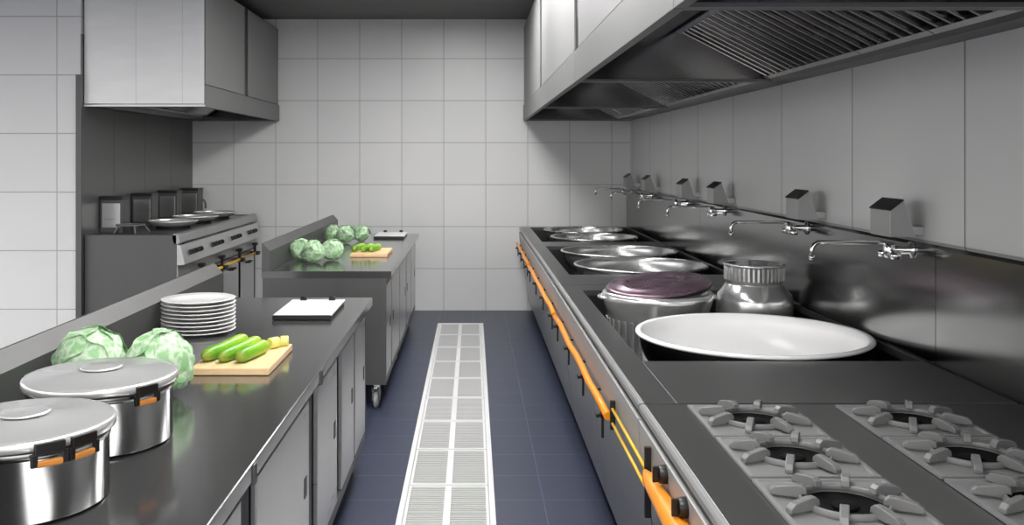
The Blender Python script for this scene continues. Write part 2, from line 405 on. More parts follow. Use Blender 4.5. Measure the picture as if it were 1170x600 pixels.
# ---- cabbages
def cabbage(x, y, z, r, label, group, seed, ry=1.0, squash=.94, cat='cabbage'):
    rnd = random.Random(seed); m = MB()
    def shell(scale, th_max, axis_rot, off, curl, n=40, mth=20):
        vs, fs = [], []
        for j in range(mth+1):
            th = th_max*j/mth
            for k in range(n):
                a = 2*PI*k/n
                tt = th*(1+.10*math.sin(3*a+seed)+.06*math.sin(7*a+2*seed))
                rr = r*scale*(1+.012*math.sin(12*a)*math.sin(th)+.03*noise.noise(Vector((math.cos(a)*2, math.sin(a)*2, th*2+seed))))
                e = max(0, j/mth-.7)/.3
                rr += curl*e*e*r*(1+.5*math.sin(9*a+seed))
                p = Vector((rr*math.sin(tt)*math.cos(a), rr*math.sin(tt)*math.sin(a), rr*math.cos(tt)*squash))
                vs.append(axis_rot @ p+Vector(off))
        for j in range(mth):
            for k in range(n): fs.append((j*n+k, j*n+(k+1) % n, (j+1)*n+(k+1) % n, (j+1)*n+k))
        m.add(vs, fs, True)
    c = Vector((x, y, z+r*squash*.97))
    shell(.93, PI*.995, Matrix.Identity(3), c, 0)
    for q in range(5):
        a = rnd.uniform(0, 2*PI); tilt = rnd.uniform(.6, 1.25)
        R = Matrix.Rotation(a, 3, 'Z') @ Matrix.Rotation(tilt, 3, 'Y') @ Matrix.Rotation(rnd.uniform(0, 6), 3, 'Z')
        shell(.945+.012*q, rnd.uniform(.95, 1.25), R, c, .07, 36, 14)
    m.v = [Vector((p.x, p.y, max(p.z, z+.001))) for p in m.v]
    o = m.build('cabbage', M['cabbage'], org=(x, y, z))
    return tag(o, label, cat, group)
G1 = 'green cabbages behind the lidded pan on the near table'
cabbage(-1.055, 2.54, TZ, .096, 'pale green cabbage touching the table splashback behind the lidded pan', G1, 1)
cabbage(-.862, 2.52, TZ, .094, 'pale green cabbage right of the lidded pan, closest to the cutting board', G1, 2)
cabbage(-.965, 2.375, TZ, .064, 'small pale green cabbage wedged between the two big ones behind the pan', G1, 3)
G2 = 'green cabbages on the far table'
cabbage(-1.095, 5.86, TZ, .072, 'left cabbage of the front trio on the far prep table', G2, 4)
cabbage(-.990, 5.72, TZ, .074, 'middle cabbage of the front trio on the far prep table', G2, 5)
cabbage(-.890, 5.84, TZ, .072, 'right cabbage of the front trio on the far prep table', G2, 6)
cabbage(-1.085, 7.16, TZ, .070, 'left cabbage of the back trio on the far prep table', G2, 7)
cabbage(-.975, 7.04, TZ, .072, 'middle cabbage of the back trio on the far prep table', G2, 8)
cabbage(-.870, 7.16, TZ, .070, 'right cabbage of the back trio on the far prep table', G2, 9)

# ---- plates
pl = MB(); r = .135
pl.lathe([(0, .003), (r*.55, .003), (r*.58, 0), (r*.62, .0), (r*.66, .005), (r*.97, .0125), (r, .0135), (r, .0155), (r*.98, .0165), (r*.66, .0095), (r*.58, .007), (0, .007)], (0, 0, 0), 64)
base = pl.build('plate', M['porcelain'], org=(0, 0, 0))
PN = 9; PO = ['bottom', 'second from bottom', 'third from bottom', 'fourth from bottom', 'middle', 'fourth from top', 'third from top', 'second from top', 'topmost']
for i in range(PN):
    p = base if i == 0 else base.copy()
    if i: col.objects.link(p)
    p.location = (-1.022+random.uniform(-.0015, .0015), 3.43, TZ+.0005+i*.0142)
    tag(p, ('round white plate, %s of the stack by the splashback' % PO[i]) if i != PN-1 else 'round white plate on top of the stack, its face in view', 'plate', 'stack of white plates on the near table')

# ---- cutting boards and cucumbers
def board(x0, x1, y0, y1, label):
    return tag(MB().box(x0, x1, y0, y1, TZ+.001, TZ+.024).build('cutting_board', M['board'], org=((x0+x1)/2, (y0+y1)/2, TZ), bevel=.004), label, 'cutting board', 'wooden cutting boards on the prep tables')
def cucumber(p, q, r, z, label, group, bend=.012):
    p = Vector((p[0], p[1], z+r)); q = Vector((q[0], q[1], z+r)); d = q-p; n_ = Vector((-d.y, d.x, 0)).normalized()
    pts, rs = [], []
    N = 24
    for i in range(N+1):
        u = i/N; pts.append(p+d*u+n_*bend*math.sin(PI*u))
        e = min(u, 1-u)*2
        rs.append(r*min(1, math.sqrt(max(0, 1-(1-min(1, e/.34))**2))*.93+.07) if e < .34 else r*(1-.03*math.sin(5*u)))
    m = MB(); m.tube(pts, rs, 18)
    o = m.build('cucumber', M['cuke'], org=((p+q)/2-Vector((0, 0, r))))
    st = MB(); st.tube([q-d.normalized()*.002, q+d.normalized()*.006], .004, 8); 
    st = st.build('stem', M['cukeflesh'], o)
    return tag(o, label, 'cucumber', group)
def slice_(x, y, z, r, ln, ang, label, group):
    d = Vector((math.cos(ang), math.sin(ang), 0))*ln/2
    m = MB(); m.tube([Vector((x, y, z+r))-d, Vector((x, y, z+r))-d*.9, Vector((x, y, z+r))+d*.9, Vector((x, y, z+r))+d], [r*.94, r, r, r*.94], 20)
    return tag(m.build('cucumber_piece', M['cukeflesh'], org=(x, y, z)), label, 'cucumber piece', group)
board(-.845, -.608, 2.745, 3.105, 'pale wooden cutting board on the near prep table')
bz = TZ+.024
GC = 'cucumbers on the near cutting board'
cucumber((-.822, 2.80), (-.763, 3.09), .022, bz, 'long green cucumber lying leftmost on the near board', GC, -.006)
cucumber((-.768, 2.79), (-.712, 3.06), .021, bz, 'green cucumber in the middle on the near board', GC, -.005)
cucumber((-.713, 2.79), (-.672, 2.98), .022, bz, 'short green cucumber lying rightmost on the near board', GC, -.004)
slice_(-.656, 3.03, bz, .018, .035, .9, 'pale yellow cut cucumber end beside the short cucumber on the near board', 'cut pieces on the near board')
slice_(-.628, 3.065, bz, .017, .026, .3, 'pale yellow cut piece nearest the back right corner of the near board', 'cut pieces on the near board')
board(-.805, -.560, 6.03, 6.44, 'pale wooden cutting board between the cabbages on the far table')
GC = 'cucumbers on the far cutting board'
cucumber((-.790, 6.10), (-.745, 6.36), .022, bz, 'green cucumber lying leftmost on the far board', GC)
cucumber((-.735, 6.09), (-.690, 6.34), .022, bz, 'green cucumber in the middle on the far board', GC, -.004)
cucumber((-.680, 6.10), (-.640, 6.32), .022, bz, 'green cucumber lying rightmost on the far board', GC, -.003)

# ---- white trays with clips
def tray(x0, x1, y0, y1, label):
    t = thing('tray', label, 'tray', ((x0+x1)/2, (y0+y1)/2, TZ), 'flat white trays on the prep tables')
    MB().box(x0+.004, x1-.004, y0+.004, y1-.004, TZ+.001, TZ+.014).build('base', M['black'], t, .003)
    MB().box(x0, x1, y0+.006, y1, TZ+.014, TZ+.021).build('plate', M['white'], t, .003)
    fb = MB().prism_y([(x0, TZ+.001), (x1, TZ+.001), (x1, TZ+.020), (x0, TZ+.020)], y0-.006, y0+.006).build('front_edge', M['black'], t, .003)
    fb['label'] = 'black front edge'
    for xx in (x0+.055, x1-.055):
        m = MB(); m.box(xx-.014, xx+.014, y1-.035, y1-.005, TZ+.021, TZ+.029); m.tube([(xx-.014, y1-.02, TZ+.031), (xx+.014, y1-.02, TZ+.031)], .007, 10)
        m.build('clip', M['black'], t, .002)
    return t
tray(-.804, -.568, 3.69, 4.10, 'flat white tray with two black clips at the end of the near table')
tray(-.800, -.555, 7.42, 7.86, 'small white tray with two black clips at the end of the far table')

# ------------------------------------------------------------------ cooking line on the right
XF = .445; XW = 1.46
def top_piece(m, x0, x1, y0, y1): m.box(x0, x1, y0, y1, .768, .796)
def cook_unit(name, y0, y1, label, well=None):
    t = thing(name, label, 'cooking range', (1.0, (y0+y1)/2, 0), 'steel cooking line along the right wall')
    m = MB(); e = .003
    if well:
        a, b_ = well; wx0, wx1 = .545, 1.435+.015
        top_piece(m, XF+.012, wx0, y0+e, y1-e); top_piece(m, wx1, XW, y0+e, y1-e)
        top_piece(m, wx0, wx1, y0+e, a); top_piece(m, wx0, wx1, b_, y1-e)
        k = MB()
        zb = .545
        k.box(wx0-.01, wx0, a-.01, b_+.01, zb, .768); k.box(wx1, wx1+.006, a-.01, b_+.01, zb, .768)
        k.box(wx0, wx1, a-.01, a, zb, .768); k.box(wx0, wx1, b_, b_+.01, zb, .768)
        k.box(wx0-.01, wx1+.006, a-.01, b_+.01, zb-.015, zb)
        k.build('well', M['rangewell'], t)
    else:
        top_piece(m, XF+.012, XW, y0+e, y1-e)
    m.build('worktop', M['rangetop'], t, .002)
    rail = MB(); rail.prism_y([(XF+.012, .796), (XF+.003, .795), (XF-.002, .790), (XF-.002, .776), (XF+.012, .772)], y0+e, y1-e)
    rail.build('front_rail', M['strip'], t)
    MB().box(XF+.012, XF+.03, y0+e, y1-e, .757, .768).build('shadow_gap', M['dark'], t)
    MB().prism_y([(XF+.004, .640), (XF-.004, .755), (XF+.03, .755), (XF+.03, .640)], y0+e, y1-e).build('control_panel', M['rangefront'], t, .002)
    MB().prism_y([(XF+.012, .635), (XF+.08, .12), (XF+.10, .12), (XF+.035, .635)], y0+.01, (y0+y1)/2-.003).build('front_panel', M['lowpanel'], t, .001)
    MB().prism_y([(XF+.012, .635), (XF+.08, .12), (XF+.10, .12), (XF+.035, .635)], (y0+y1)/2+.003, y1-.01).build('front_panel', M['lowpanel'], t, .001)
    c = MB(); 
    for yy in ((y0+e, y0+.01), (y1-.01, y1-e)):
        c.prism_y([(XF+.035, .756), (XF+.035, .636), (XF+.10, .12), (XW, .12), (XW, .756)], *yy)
    c.build('side_panel', M['body'], t)
    MB().box(XF+.10, XW, y0+.01, y1-.01, .12, .14).build('bottom_panel', M['body'], t)
    for x in (XF+.16, XW-.08):
        for y in (y0+.12, y1-.12):
            MB().lathe([(0, 0), (.022, 0), (.024, .004), (.024, .012), (.017, .018), (.017, .12), (0, .12)], (x, y, 0), 18).build('leg', M['chrome'], t)
    return t
M['rangewell'] = metal('dark_well_metal', .09, .35)  # one dark metal over the whole well
M['lowpanel'] = metal('lower_front_steel', .26, .30, (4, 4, 10), .02, metallic=.6)
hot = cook_unit('burner_range', .9, 2.447, 'steel range with six star-shaped gas burners nearest the viewer')
uA = cook_unit('wok_range', 2.453, 4.75, 'wok range section with the white basin, purple-lidded pot and necked pot', (2.965, 4.56))
uB = cook_unit('wok_range', 4.75, 6.95, 'middle wok range section holding two big steel woks', (5.17, 6.85))
uC = cook_unit('wok_range', 6.95, 8.74, 'farthest wok range section, against the tiled back wall', (7.2, 8.70))

# gas pipe run with valves : fat manifold, twin tubes, thin pipe
def valve(parent, y, x, z, s=1.0):
    m = MB(); m.tube([(x, y, z), (x-.0, y, z-.05*s)], .010*s, 10)
    m.tube([(x-.03*s, y, z-.03*s), (x+.006*s, y, z-.03*s)], .013*s, 12)
    m.box(x-.036*s, x-.026*s, y-.03*s, y+.03*s, z-.04*s, z-.02*s)
    m.box(x-.006*s, x+.006*s, y-.012*s, y+.012*s, z-.15*s, z-.05*s)
    m.build('valve', M['blackiron'], parent, .001)
gp = MB().tube([(.424, .95, .685), (.424, 1.7, .685), (.424, 2.20, .680), (.424, 2.26, .680)], [.033, .031, .018, .006], 16).build('gas_pipe', M['orange'], hot); gp['label'] = 'fat orange gas pipe'
for y in (1.25, 1.65, 2.0): valve(gp, y, .418, .655, .8)
for y in (1.1, 1.5, 1.72, 1.9, 2.1):
    m = MB(); m.lathe([(0, 0), (.022, 0), (.020, .018), (0, .022)], (XF-.002, y, .728), 18, rot=Matrix.Rotation(-PI/2, 3, 'Y'))
    m.box(XF-.034, XF-.018, y-.004, y+.004, .710, .746)
    o = m.build('control_knob', M['black'], hot, .001); o['label'] = 'black knob'
for z in (.675, .630):
    gy = MB().tube([(.432, 2.292, z), (.432, 2.86, z)], .0045, 10).build('gas_tube', M['yellow'], uA); gy['label'] = 'thin yellow gas tube'
m = MB()
m.box(.426, .442, 2.272, 2.284, .56, .735); m.build('bracket', M['blackiron'], hot, .001)
m = MB(); m.box(.426, .442, 2.84, 2.852, .61, .70); m.build('bracket', M['blackiron'], uA, .001)
for (ya, yb, un) in ((2.88, 4.7, uA),
                      (4.78, 6.9, uB),
                      (6.98, 8.7, uC)):
    n = 8; pts = [(.424+.003*math.sin(i*2.1), ya+(yb-ya)*i/n, .640+.003*math.sin(i*1.7+ya)) for i in range(n+1)]
    g_ = MB().tube(pts, .013, 12).build('gas_pipe', M['orange'], un); g_['label'] = 'thin orange gas pipe'
    for k in range(4): valve(g_, ya+.12+k*(yb-ya-.24)/3, .424, .632, .62)
    for k in range(4):
        y = ya+.25+k*(yb-ya-.5)/3
        m = MB(); m.tube([(.428, y+.1, .640), (.462, y+.1, .640)], .006, 8); m.build('pipe_clamp', M['blackiron'], un)

# ---- star burners
def burner(x, y, label, first=None):
    if first: return copy_tree(first, (x, y, .798), label)
    t = thing('gas_burner', label, 'burner', (0, 0, 0), 'star-shaped gas burners on the near range')
    a = .134; hole = .078
    # tray with a round hole
    m = MB(); n = 32; vs = []; fs = []
    def sq(k):
        an = 2*PI*k/n; c, s_ = math.cos(an), math.sin(an); q = a/max(abs(c), abs(s_)); return (c*q, s_*q)
    for k in range(n):
        an = 2*PI*k/n; X, Y = sq(k)
        vs += [(X, Y, 0), (X, Y, .006), (X*.93, Y*.93, .007), (X*.91, Y*.91, .003), (hole*math.cos(an), hole*math.sin(an), .003), (hole*math.cos(an), hole*math.sin(an), 0)]
    for k in range(n):
        for j in range(5): fs.append((k*6+j, ((k+1) % n)*6+j, ((k+1) % n)*6+j+1, k*6+j+1))
    m.add(vs, fs); o = m.build('tray', M['plate_steel'], t)
    b_ = MB(); b_.lathe([(hole+.004, -.001), (0, -.001)], (0, 0, 0), 32)  # black disc paints the dark of an open hole; worktop is solid below
    b_.lathe([(0, -.0005), (.024, -.0005), (.026, .002), (.022, .005), (0, .006)], (0, 0, 0), 24)
    b_.build('head_and_hole_dark', M['holedark'], t)
    g_ = MB()
    g_.lathe([(.076, .003), (.084, .003), (.083, .014), (.081, .016), (.078, .016), (.076, .014)], (0, 0, 0), 40, closed=True)
    fg = g_
    for k in range(8):
        an = 2*PI*k/8+PI/8; R = Vector((math.cos(an), math.sin(an), 0)); T = Vector((-R.y, R.x, 0))
        tip = .066; out = .134
        pr = [(tip, .014), (tip+.002, .025), (tip+.010, .031), (tip+.022, .031), (out-.01, .024), (out, .016), (out, .0075), (.092, .0075), (.080, .008), (.072, .014)]
        U = Vector((0, 0, 1)); nn = len(pr); vs = [R*p[0]+U*p[1]-T*.0082 for p in pr]+[R*p[0]+U*p[1]+T*.0082 for p in pr]
        fg.add(vs, [tuple(range(nn)), tuple(range(2*nn-1, nn-1, -1))]+[(i, (i+1) % nn, (i+1) % nn+nn, i+nn) for i in range(nn)])
    fg.build('grate', M['cast'], t, .002)
    t.location = (x, y, .798)
    return t
rows = [(2.275, 'back'), (2.0, 'middle'), (1.72, 'front')]
first = None
for cx, cn in ((.697, 'left'), (1.085, 'right')):
    for cy, rn in rows:
        lab = 'star-shaped grey gas burner, %s row, %s column of the near range' % (rn, cn)
        b_ = burner(cx, cy, lab, first)
        if first is None: first = b_

# ---- woks and pots
def bowl(name, x, y, ztop, r, depth, mat, label, cat, group=None, lip=.018, outer=None, handles=True):
    prof = []
    zb = ztop-depth; N = 14
    inner = [(r*math.sin(PI/2*i/N)**.9 if i else 0, zb+.006+(depth-.006)*(1-math.cos(PI/2*i/N))) for i in range(N+1)]
    prof = inner+[(r+lip*.3, ztop+.005), (r+lip*.75, ztop+.005), (r+lip, ztop+.001), (r+lip+.001, ztop-.004), (r+lip*.8, ztop-.009), (r+.004, ztop-.009)]
    out = [((r+.004)*math.sin(PI/2*i/N)**.9 if i else 0, zb+depth*(1-math.cos(PI/2*i/N))-.0) for i in range(N-1, -1, -1)]
    m = MB(); m.lathe(prof+out, (x, y, 0), 80)
    if not handles:
        return tag(m.build(name, mat, org=(x, y, zb)), label, cat, group)
    t = thing(name, label, cat, (x, y, zb), group)
    m.build('bowl', mat, t)
    for sx in (-1, 1):
        h = MB(); pts = [(x+math.cos(q)*.045, y+sx*(r+lip-.01+.05*math.sin(q))*1.0, ztop+.006+.01*math.sin(q)) for q in [i*PI/10 for i in range(11)]]
        if r > .3: pts = [(x+sx*(-1)*0+math.cos(q)*.05+sx*.1, y+sx*0+(r-.07+.02*math.sin(q)), ztop+.006+.012*math.sin(q)) for q in [i*PI/10 for i in range(11)]]
        h.tube(pts, .006, 8); h.build('handle', mat, t)
    return t
bt = thing('wash_basin', 'large round white basin sunk in the near wok well', 'basin', (1.03, 3.395, .546))
bi = bowl('inner_bowl', 1.03, 3.395, .804, .400, .256, M['enamel'], '', None, lip=.022, handles=False)
bi.parent = bt; bi.location = (0, 0, .548-.546)
for k_ in list(bi.keys()): del bi[k_]
bi['label'] = 'white glazed inside and rim'
N = 14; MB().lathe([((.409)*math.sin(PI/2*i/N)**.9 if i else .12, .5465+.246*(1-math.cos(PI/2*i/N))) for i in range(1, N+1)], (1.03, 3.395, 0), 80).build('outer_shell', M['rimdark'], bt)
bowl('wok', 1.02, 5.585, .806, .385, .255, M['wok'], 'big steel wok in the middle section, nearer of its pair', 'wok', 'steel woks on the cooking line', handles=False)
bowl('wok', 1.02, 6.42, .806, .385, .255, M['wok'], 'big steel wok in the middle section, farther of its pair', 'wok', 'steel woks on the cooking line', handles=False)
bowl('wok', 1.00, 7.57, .806, .340, .255, M['wok'], 'steel wok in the last section, in front of the farthest wok', 'wok', 'steel woks on the cooking line', handles=False)
bowl('wok', 1.00, 8.31, .806, .340, .255, M['wok'], 'steel wok standing closest to the tiled back wall', 'wok', 'steel woks on the cooking line', handles=False)

px, py, pz = .822, 4.09, .546
t = thing('stockpot', 'steel stockpot under a tilted dusky purple lid, behind the white basin', 'pot', (px, py, pz))
R0 = .222
MB().lathe([(0, 0), (R0-.02, 0), (R0, .01), (R0, 0.215), (R0+.004, 0.235), (R0+.020, 0.280), (R0+.024, 0.300), (R0+.016, 0.313), (R0-.004, 0.315), (R0-.008, 0.307), (R0-.006, 0.235), (R0-.012, .02), (0, .012)], (px, py, pz), 72).build('pot_body', M['potsteel'], t)
m = MB(); ribs = 36
for k in range(ribs):
    a = 2*PI*k/ribs; m.obox((px+math.cos(a)*(R0+.001), py+math.sin(a)*(R0+.001), pz+.11), (math.cos(a), math.sin(a), 0), (-math.sin(a), math.cos(a), 0), (0, 0, 1), .003, .007, .09)
m.build('ribbed_side', M['potsteel'], t, .001)
rot = Matrix.Rotation(math.radians(4.5), 3, 'X') @ Matrix.Rotation(math.radians(-6), 3, 'Y')
RL = .232; lc = (px+.004, py, pz+.343)
ld = MB().lathe([(0, .016), (.05, .016), (.06, .012), (.11, .012), (.115, .017), (.17, .015), (.175, .010), (RL-.02, .010), (RL-.004, .006), (RL, .0), (RL-.003, -.010), (RL-.012, -.010), (RL-.012, .0), (0, .004)], lc, 72, rot=rot).build('lid', M['purple'], t)
ld['label'] = 'dusky purple lid'
m = MB(); m.lathe([(RL-.004, -.008), (RL+.003, -.008), (RL+.003, -.0155), (RL-.004, -.0155)], lc, 72, closed=True, rot=rot); m.build('lid_band', M['black'], ld)
for s_ in (-1, 1):
    h = MB(); h.tube([(px+s_*(R0+.012+.024*math.sin(q)), py+.05*math.cos(q), pz+.290) for q in [i*PI/10 for i in range(11)]], .008, 8); h.build('handle', M['potsteel'], t)

nx, ny = 1.272, 4.15
t = thing('necked_pot', 'shiny steel pot with a narrow raised neck, right of the purple lid', 'pot', (nx, ny, pz))
RN = .168
MB().lathe([(0, 0), (RN-.02, 0), (RN, .012), (RN, .265), (RN-.006, .292), (RN-.028, .318), (.128, .338), (.122, .344), (.118, .344), (.118, .330), (RN-.03, .29), (RN-.008, .25), (RN-.008, .02), (0, .01)], (nx, ny, pz), 72).build('pot_body', M['potsteel'], t)
MB().lathe([(.122, .342), (.122, .352), (.130, .356), (.131, .418), (.136, .424), (.135, .431), (.128, .433), (.122, .428), (.116, .375), (0, .372)], (nx, ny, pz), 72).build('neck', M['potsteel'], t)
m = MB()
for k in range(40):
    a = 2*PI*k/40; m.obox((nx+math.cos(a)*.131, ny+math.sin(a)*.131, pz+.387), (math.cos(a), math.sin(a), 0), (-math.sin(a), math.cos(a), 0), (0, 0, 1), .0025, .005, .028)
m.build('fluting', M['potsteel'], t, .001)

# ---- splashback along the right wall (three sheets)
for a, b_, lab in ((-.5, 2.90, 'steel splashback sheet nearest the viewer along the right wall'), (2.904, 5.9, 'steel splashback sheet behind the white basin and pots'), (5.904, 8.745, 'steel splashback sheet ending at the tiled back wall')):
    o = MB().prism_y([(XW+.002, 0), (XW+.002, 1.165), (XW+.010, 1.175), (XR-.003, 1.18), (XR-.003, 0)], a, b_).build('splashback', M['splash'], org=(XW+.02, (a+b_)/2, 0))
    tag(o, lab, 'splashback', 'splashback sheets on the right wall')

# ---- wall boxes and swivel taps
def wall_box(y, label):
    t = thing('wall_box', label, 'wall box', (XW-.02, y, 1.195), 'black-topped steel boxes above the splashback')
    w_ = .075
    MB().prism_y([(1.365, 1.192), (1.365, 1.278), (1.410, 1.312), (1.452, 1.192)], y-w_, y+w_).build('case', M['rangefront'], t, .002)
    m = MB(); d = Vector((.045, 0, .034)).normalized(); up = Vector((-d.z, 0, d.x))
    m.obox(Vector((1.3875, y, 1.295))+up*.003, d, (0, 1, 0), up, .029, w_+.002, .003)
    o = m.build('cap', M['black'], t, .001); o['label'] = 'black slanted cap'
    m = MB(); m.box(1.43, XR, y-.03, y+.03, 1.194, 1.224); m.build('bracket', M['door'], t, .002)
def tap(y, label):
    z = 1.118+.045; t = thing('wall_tap', label, 'tap', (XW, y, z), 'swivel spout taps above the woks')
    x = XW-.072
    m = MB(); m.lathe([(0, 0), (.028, 0), (.028, .006), (.014, .010), (.014, .06), (0, .06)], (XW+.002, y, z-.018), 20, rot=Matrix.Rotation(-PI/2, 3, 'Y'))
    m.lathe([(0, -.034), (.016, -.034), (.020, -.026), (.020, .010), (.014, .018), (0, .020)], (x, y, z-.01), 20)
    m.build('valve_body', M['chrome'], t)
    pts = [(x, y, z+.004), (x-.04, y, z+.008), (x-.23, y, z+.008)]
    for i in range(7):
        a = PI/2*i/6; pts.append((x-.23-.028*math.sin(a), y, z+.008-.028*(1-math.cos(a))))
    pts.append((x-.258, y, z-.040))
    m = MB(); m.tube(pts, .0072, 12); m.tube([(x-.258, y, z-.036), (x-.258, y, z-.050)], .010, 12); m.build('spout', M['chrome'], t)
    for dy in (-.045, .045):
        m = MB(); m.tube([(x, y+dy*.3, z-.020), (x, y+dy, z-.028)], .009, 10); m.lathe([(0, -.022), (.017, -.022), (.019, -.010), (.017, 0), (0, 0)], (x, y+dy, z-.022), 16); m.build('tap_handle', M['chrome'], t)
BX = [(3.08, 'steel wall box with a black cap, nearest and largest above the splashback'), (3.93, 'steel wall box with a black cap, second nearest, behind the white basin'),
      (5.28, 'steel wall box with a black cap, third nearest, above the middle woks'), (6.08, 'steel wall box with a black cap, third from the back wall'),
      (7.36, 'small steel wall box with a black cap, second from the back wall'), (8.25, 'small steel wall box right beside the tiled back wall')]
for y, l in BX: wall_box(y, l)
TP = [(3.06, 'chrome swivel tap reaching out over the white basin'), (4.02, 'chrome swivel tap above the necked pot'), (5.33, 'chrome swivel tap over the nearer wok of the middle section'),
      (6.25, 'chrome swivel tap over the farther wok of the middle section'), (7.5, 'chrome swivel tap second from the tiled back wall'), (8.45, 'chrome swivel tap closest to the tiled back wall')]
for y, l in TP: tap(y, l)

# ------------------------------------------------------------------ hoods
def hood_module(sgn, xf, xw, y0, y1, label, panels, near_plate, zb=1.808, zl=1.955, zt=2.70, nf=4, group='steel extraction hoods over the cooking line', ft=(.95, 2.05), fb=(1.38, 1.83)):
    """profile built for the right side (x grows to the wall); sgn=-1 mirrors"""
    X = lambda x: sgn*x
    t = thing('extraction_hood', label, 'hood', (X((xf+xw)/2), (y0+y1)/2, zb), group)
    PY = lambda m, pr, a, b_: m.prism_y([(X(x), z) for x, z in pr], a, b_)
    m = MB(); PY(m, [(xf, zb), (xf, zl), (xf+.014, zl), (xf+.014, zb+.012), (xf+.03, zb+.012), (xf+.03, zb)], y0, y1); m.build('front_lip', M['hood'], t, .0015)
    m = MB(); PY(m, [(xf+.014, zl), (xf+.014, zt), (xw-.005, zt), (xw-.005, ft[1]+.06), (ft[0], ft[1]+.06), (xf+.016, ft[1]+.06), (xf+.016, zl)], y0+.002, y1-.002); m.build('casing', M['dark'], t)
    # inner skin : front slope, flat top, then gutter
    m = MB(); PY(m, [(xf+.018, zb+.012), (xf+.022, zb+.012), (xf+.03, ft[1]), (ft[0], ft[1]), (ft[0], ft[1]+.01), (xf+.02, ft[1]+.01)], y0+.012, y1-.012); m.build('inner_lining', M['hoodin'], t)
    m = MB(); PY(m, [(fb[0]-.02, fb[1]+.002), (fb[0]+.01, zb+.018), (fb[0]+.02, zb), (xw, zb), (xw, zb+.04), (fb[0]+.04, zb+.05)], y0, y1); m.build('grease_gutter', M['body'], t)
    # end plates
    for (ya, yb) in ((y0, y0+.01), (y1-.01, y1)):
        m = MB(); PY(m, [(xf+.014, zb+.012), (xf+.014, ft[1]+.06), (xw-.005, ft[1]+.06), (xw-.005, zb+.012)], ya, yb); m.build('end_plate', M['hoodin'], t)
        m = MB(); PY(m, [(xf+.03, zb), (xf+.03, zb+.012), (xw-.005, zb+.012), (xw-.005, zb)], ya-.012 if ya == y1-.01 else ya, yb if ya != y0 else yb+.012); m.build('cross_bar', M['hood'], t, .001)
    # baffle filters on the slope
    d = Vector((X(fb[0])-X(ft[0]), 0, fb[1]-ft[1])); Ln = d.length; d.normalize(); up = Vector((-d.z*sgn, 0, d.x*sgn)); 
    if up.z > 0: up = -up      # points down, into the hood
    c0 = Vector((X(ft[0]), 0, ft[1])); ww = (y1-y0-.03)/nf
    for i in range(nf):
        a = y0+.015+i*ww; b_ = a+ww-.006
        m = MB(); Y = Vector((0, 1, 0))
        m.obox(c0+d*Ln/2+Y*(a+b_)/2-up*.02, d, Y, up, Ln/2, (b_-a)/2, .003)
        m.obox(c0+d*.012+Y*(a+b_)/2, d, Y, up, .012, (b_-a)/2, .012); m.obox(c0+d*(Ln-.012)+Y*(a+b_)/2, d, Y, up, .012, (b_-a)/2, .012)
        n = max(4, int((b_-a)/.072))
        for k in range(n):
            yy = a+(b_-a)*(k+.5)/n; w2 = (b_-a)/n*.27
            q = Matrix.Rotation(.5, 3, d)
            m.obox(c0+d*Ln/2+Y*yy, d, q @ Y, q @ up, Ln/2-.02, w2, .0025)
        m.build('baffle_filter', M['filter'], t)
    for (a, b_) in panels:
        m = MB(); PY(m, [(xf+.004, zl+.006), (xf+.004, zt-.01), (xf+.014, zt-.01), (xf+.014, zl+.006)], a, b_); m.build('front_panel', M['hoodpanel'], t, .002)
    if near_plate:
        m = MB(); n = 3; ws = [xf+.004, xf+.15, xf+.47, xw-.002]
        for i in range(3): PY(m, [(ws[i]+.001, zl-.13), (ws[i]+.001, zt), (ws[i+1]-.001, zt), (ws[i+1]-.001, zl-.13)], y0-.012, y0)
        m.build('side_panel', M['hoodfront'], t, .001)
        m = MB(); PY(m, [(xf, zb), (xf, zb+.014), (xw-.002, zb+.014), (xw-.002, zb)], y0-.014, y0); m.build('side_lip', M['hoodfront'], t, .001)
    return t
hood_module(1, .48, XR, 6.60, 8.74, 'steel extraction hood over the far woks, against the tiled back wall', [(6.62, 8.68)], False)
hood_module(1, .48, XR, 4.32, 6.595, 'steel extraction hood over the middle woks', [(4.38, 6.45)], False)
hood_module(1, .48, XR, 2.20, 4.315, 'steel extraction hood above the white basin, slatted filters in full view', [(2.3, 4.22)], False)
hood_module(1, .48, XR, .2, 2.195, 'steel extraction hood nearest the viewer at the top right corner', [(.3, 2.1)], False)
hood_module(-1, 1.837, 2.665, 6.31, 8.74, 'pale steel extraction hood over the four-section cooker in the left niche', [(6.34, 7.42), (7.55, 8.66)], True, zb=1.805, nf=4, group=None, zt=2.68, ft=(2.2, 2.05), fb=(2.55, 1.85))

# ------------------------------------------------------------------ left cooker
y0, y1 = 6.30, 8.58
ckr = t = thing('cooker', 'dark steel four-section cooker under the left hood', 'cooker', (-2.34, (y0+y1)/2, 0))
MB().prism_y([(-2.655, .10), (-2.655, .90), (-2.05, .90), (-2.05, .865), (-2.02, .72), (-2.045, .63), (-2.045, .10)], y0+.01, y1-.01).build('carcass', M['body'], t)
for yy in ((y0, y0+.01), (y1-.01, y1)):
    MB().prism_y([(-2.66, .08), (-2.66, .925), (-2.03, .925), (-2.03, .865), (-2.03, .08)], *yy).build('side_panel', M['body'], t, .002)
MB().prism_y([(-2.66, .90), (-2.66, .918), (-2.06, .918), (-2.06, .90)], y0+.01, y1-.01).build('top', M['rangetop'], t, .002)
MB().prism_y([(-2.06, .90), (-2.06, .925), (-2.045, .935), (-2.02, .925), (-2.005, .872), (-2.02, .862), (-2.05, .862)], y0, y1).build('front_rail', M['strip'], t, .002)
MB().prism_y([(-2.03, .862), (-2.005, .852), (-1.972, .722), (-1.99, .715), (-2.03, .715)], y0+.002, y1-.002).build('control_panel', M['door'], t, .002)
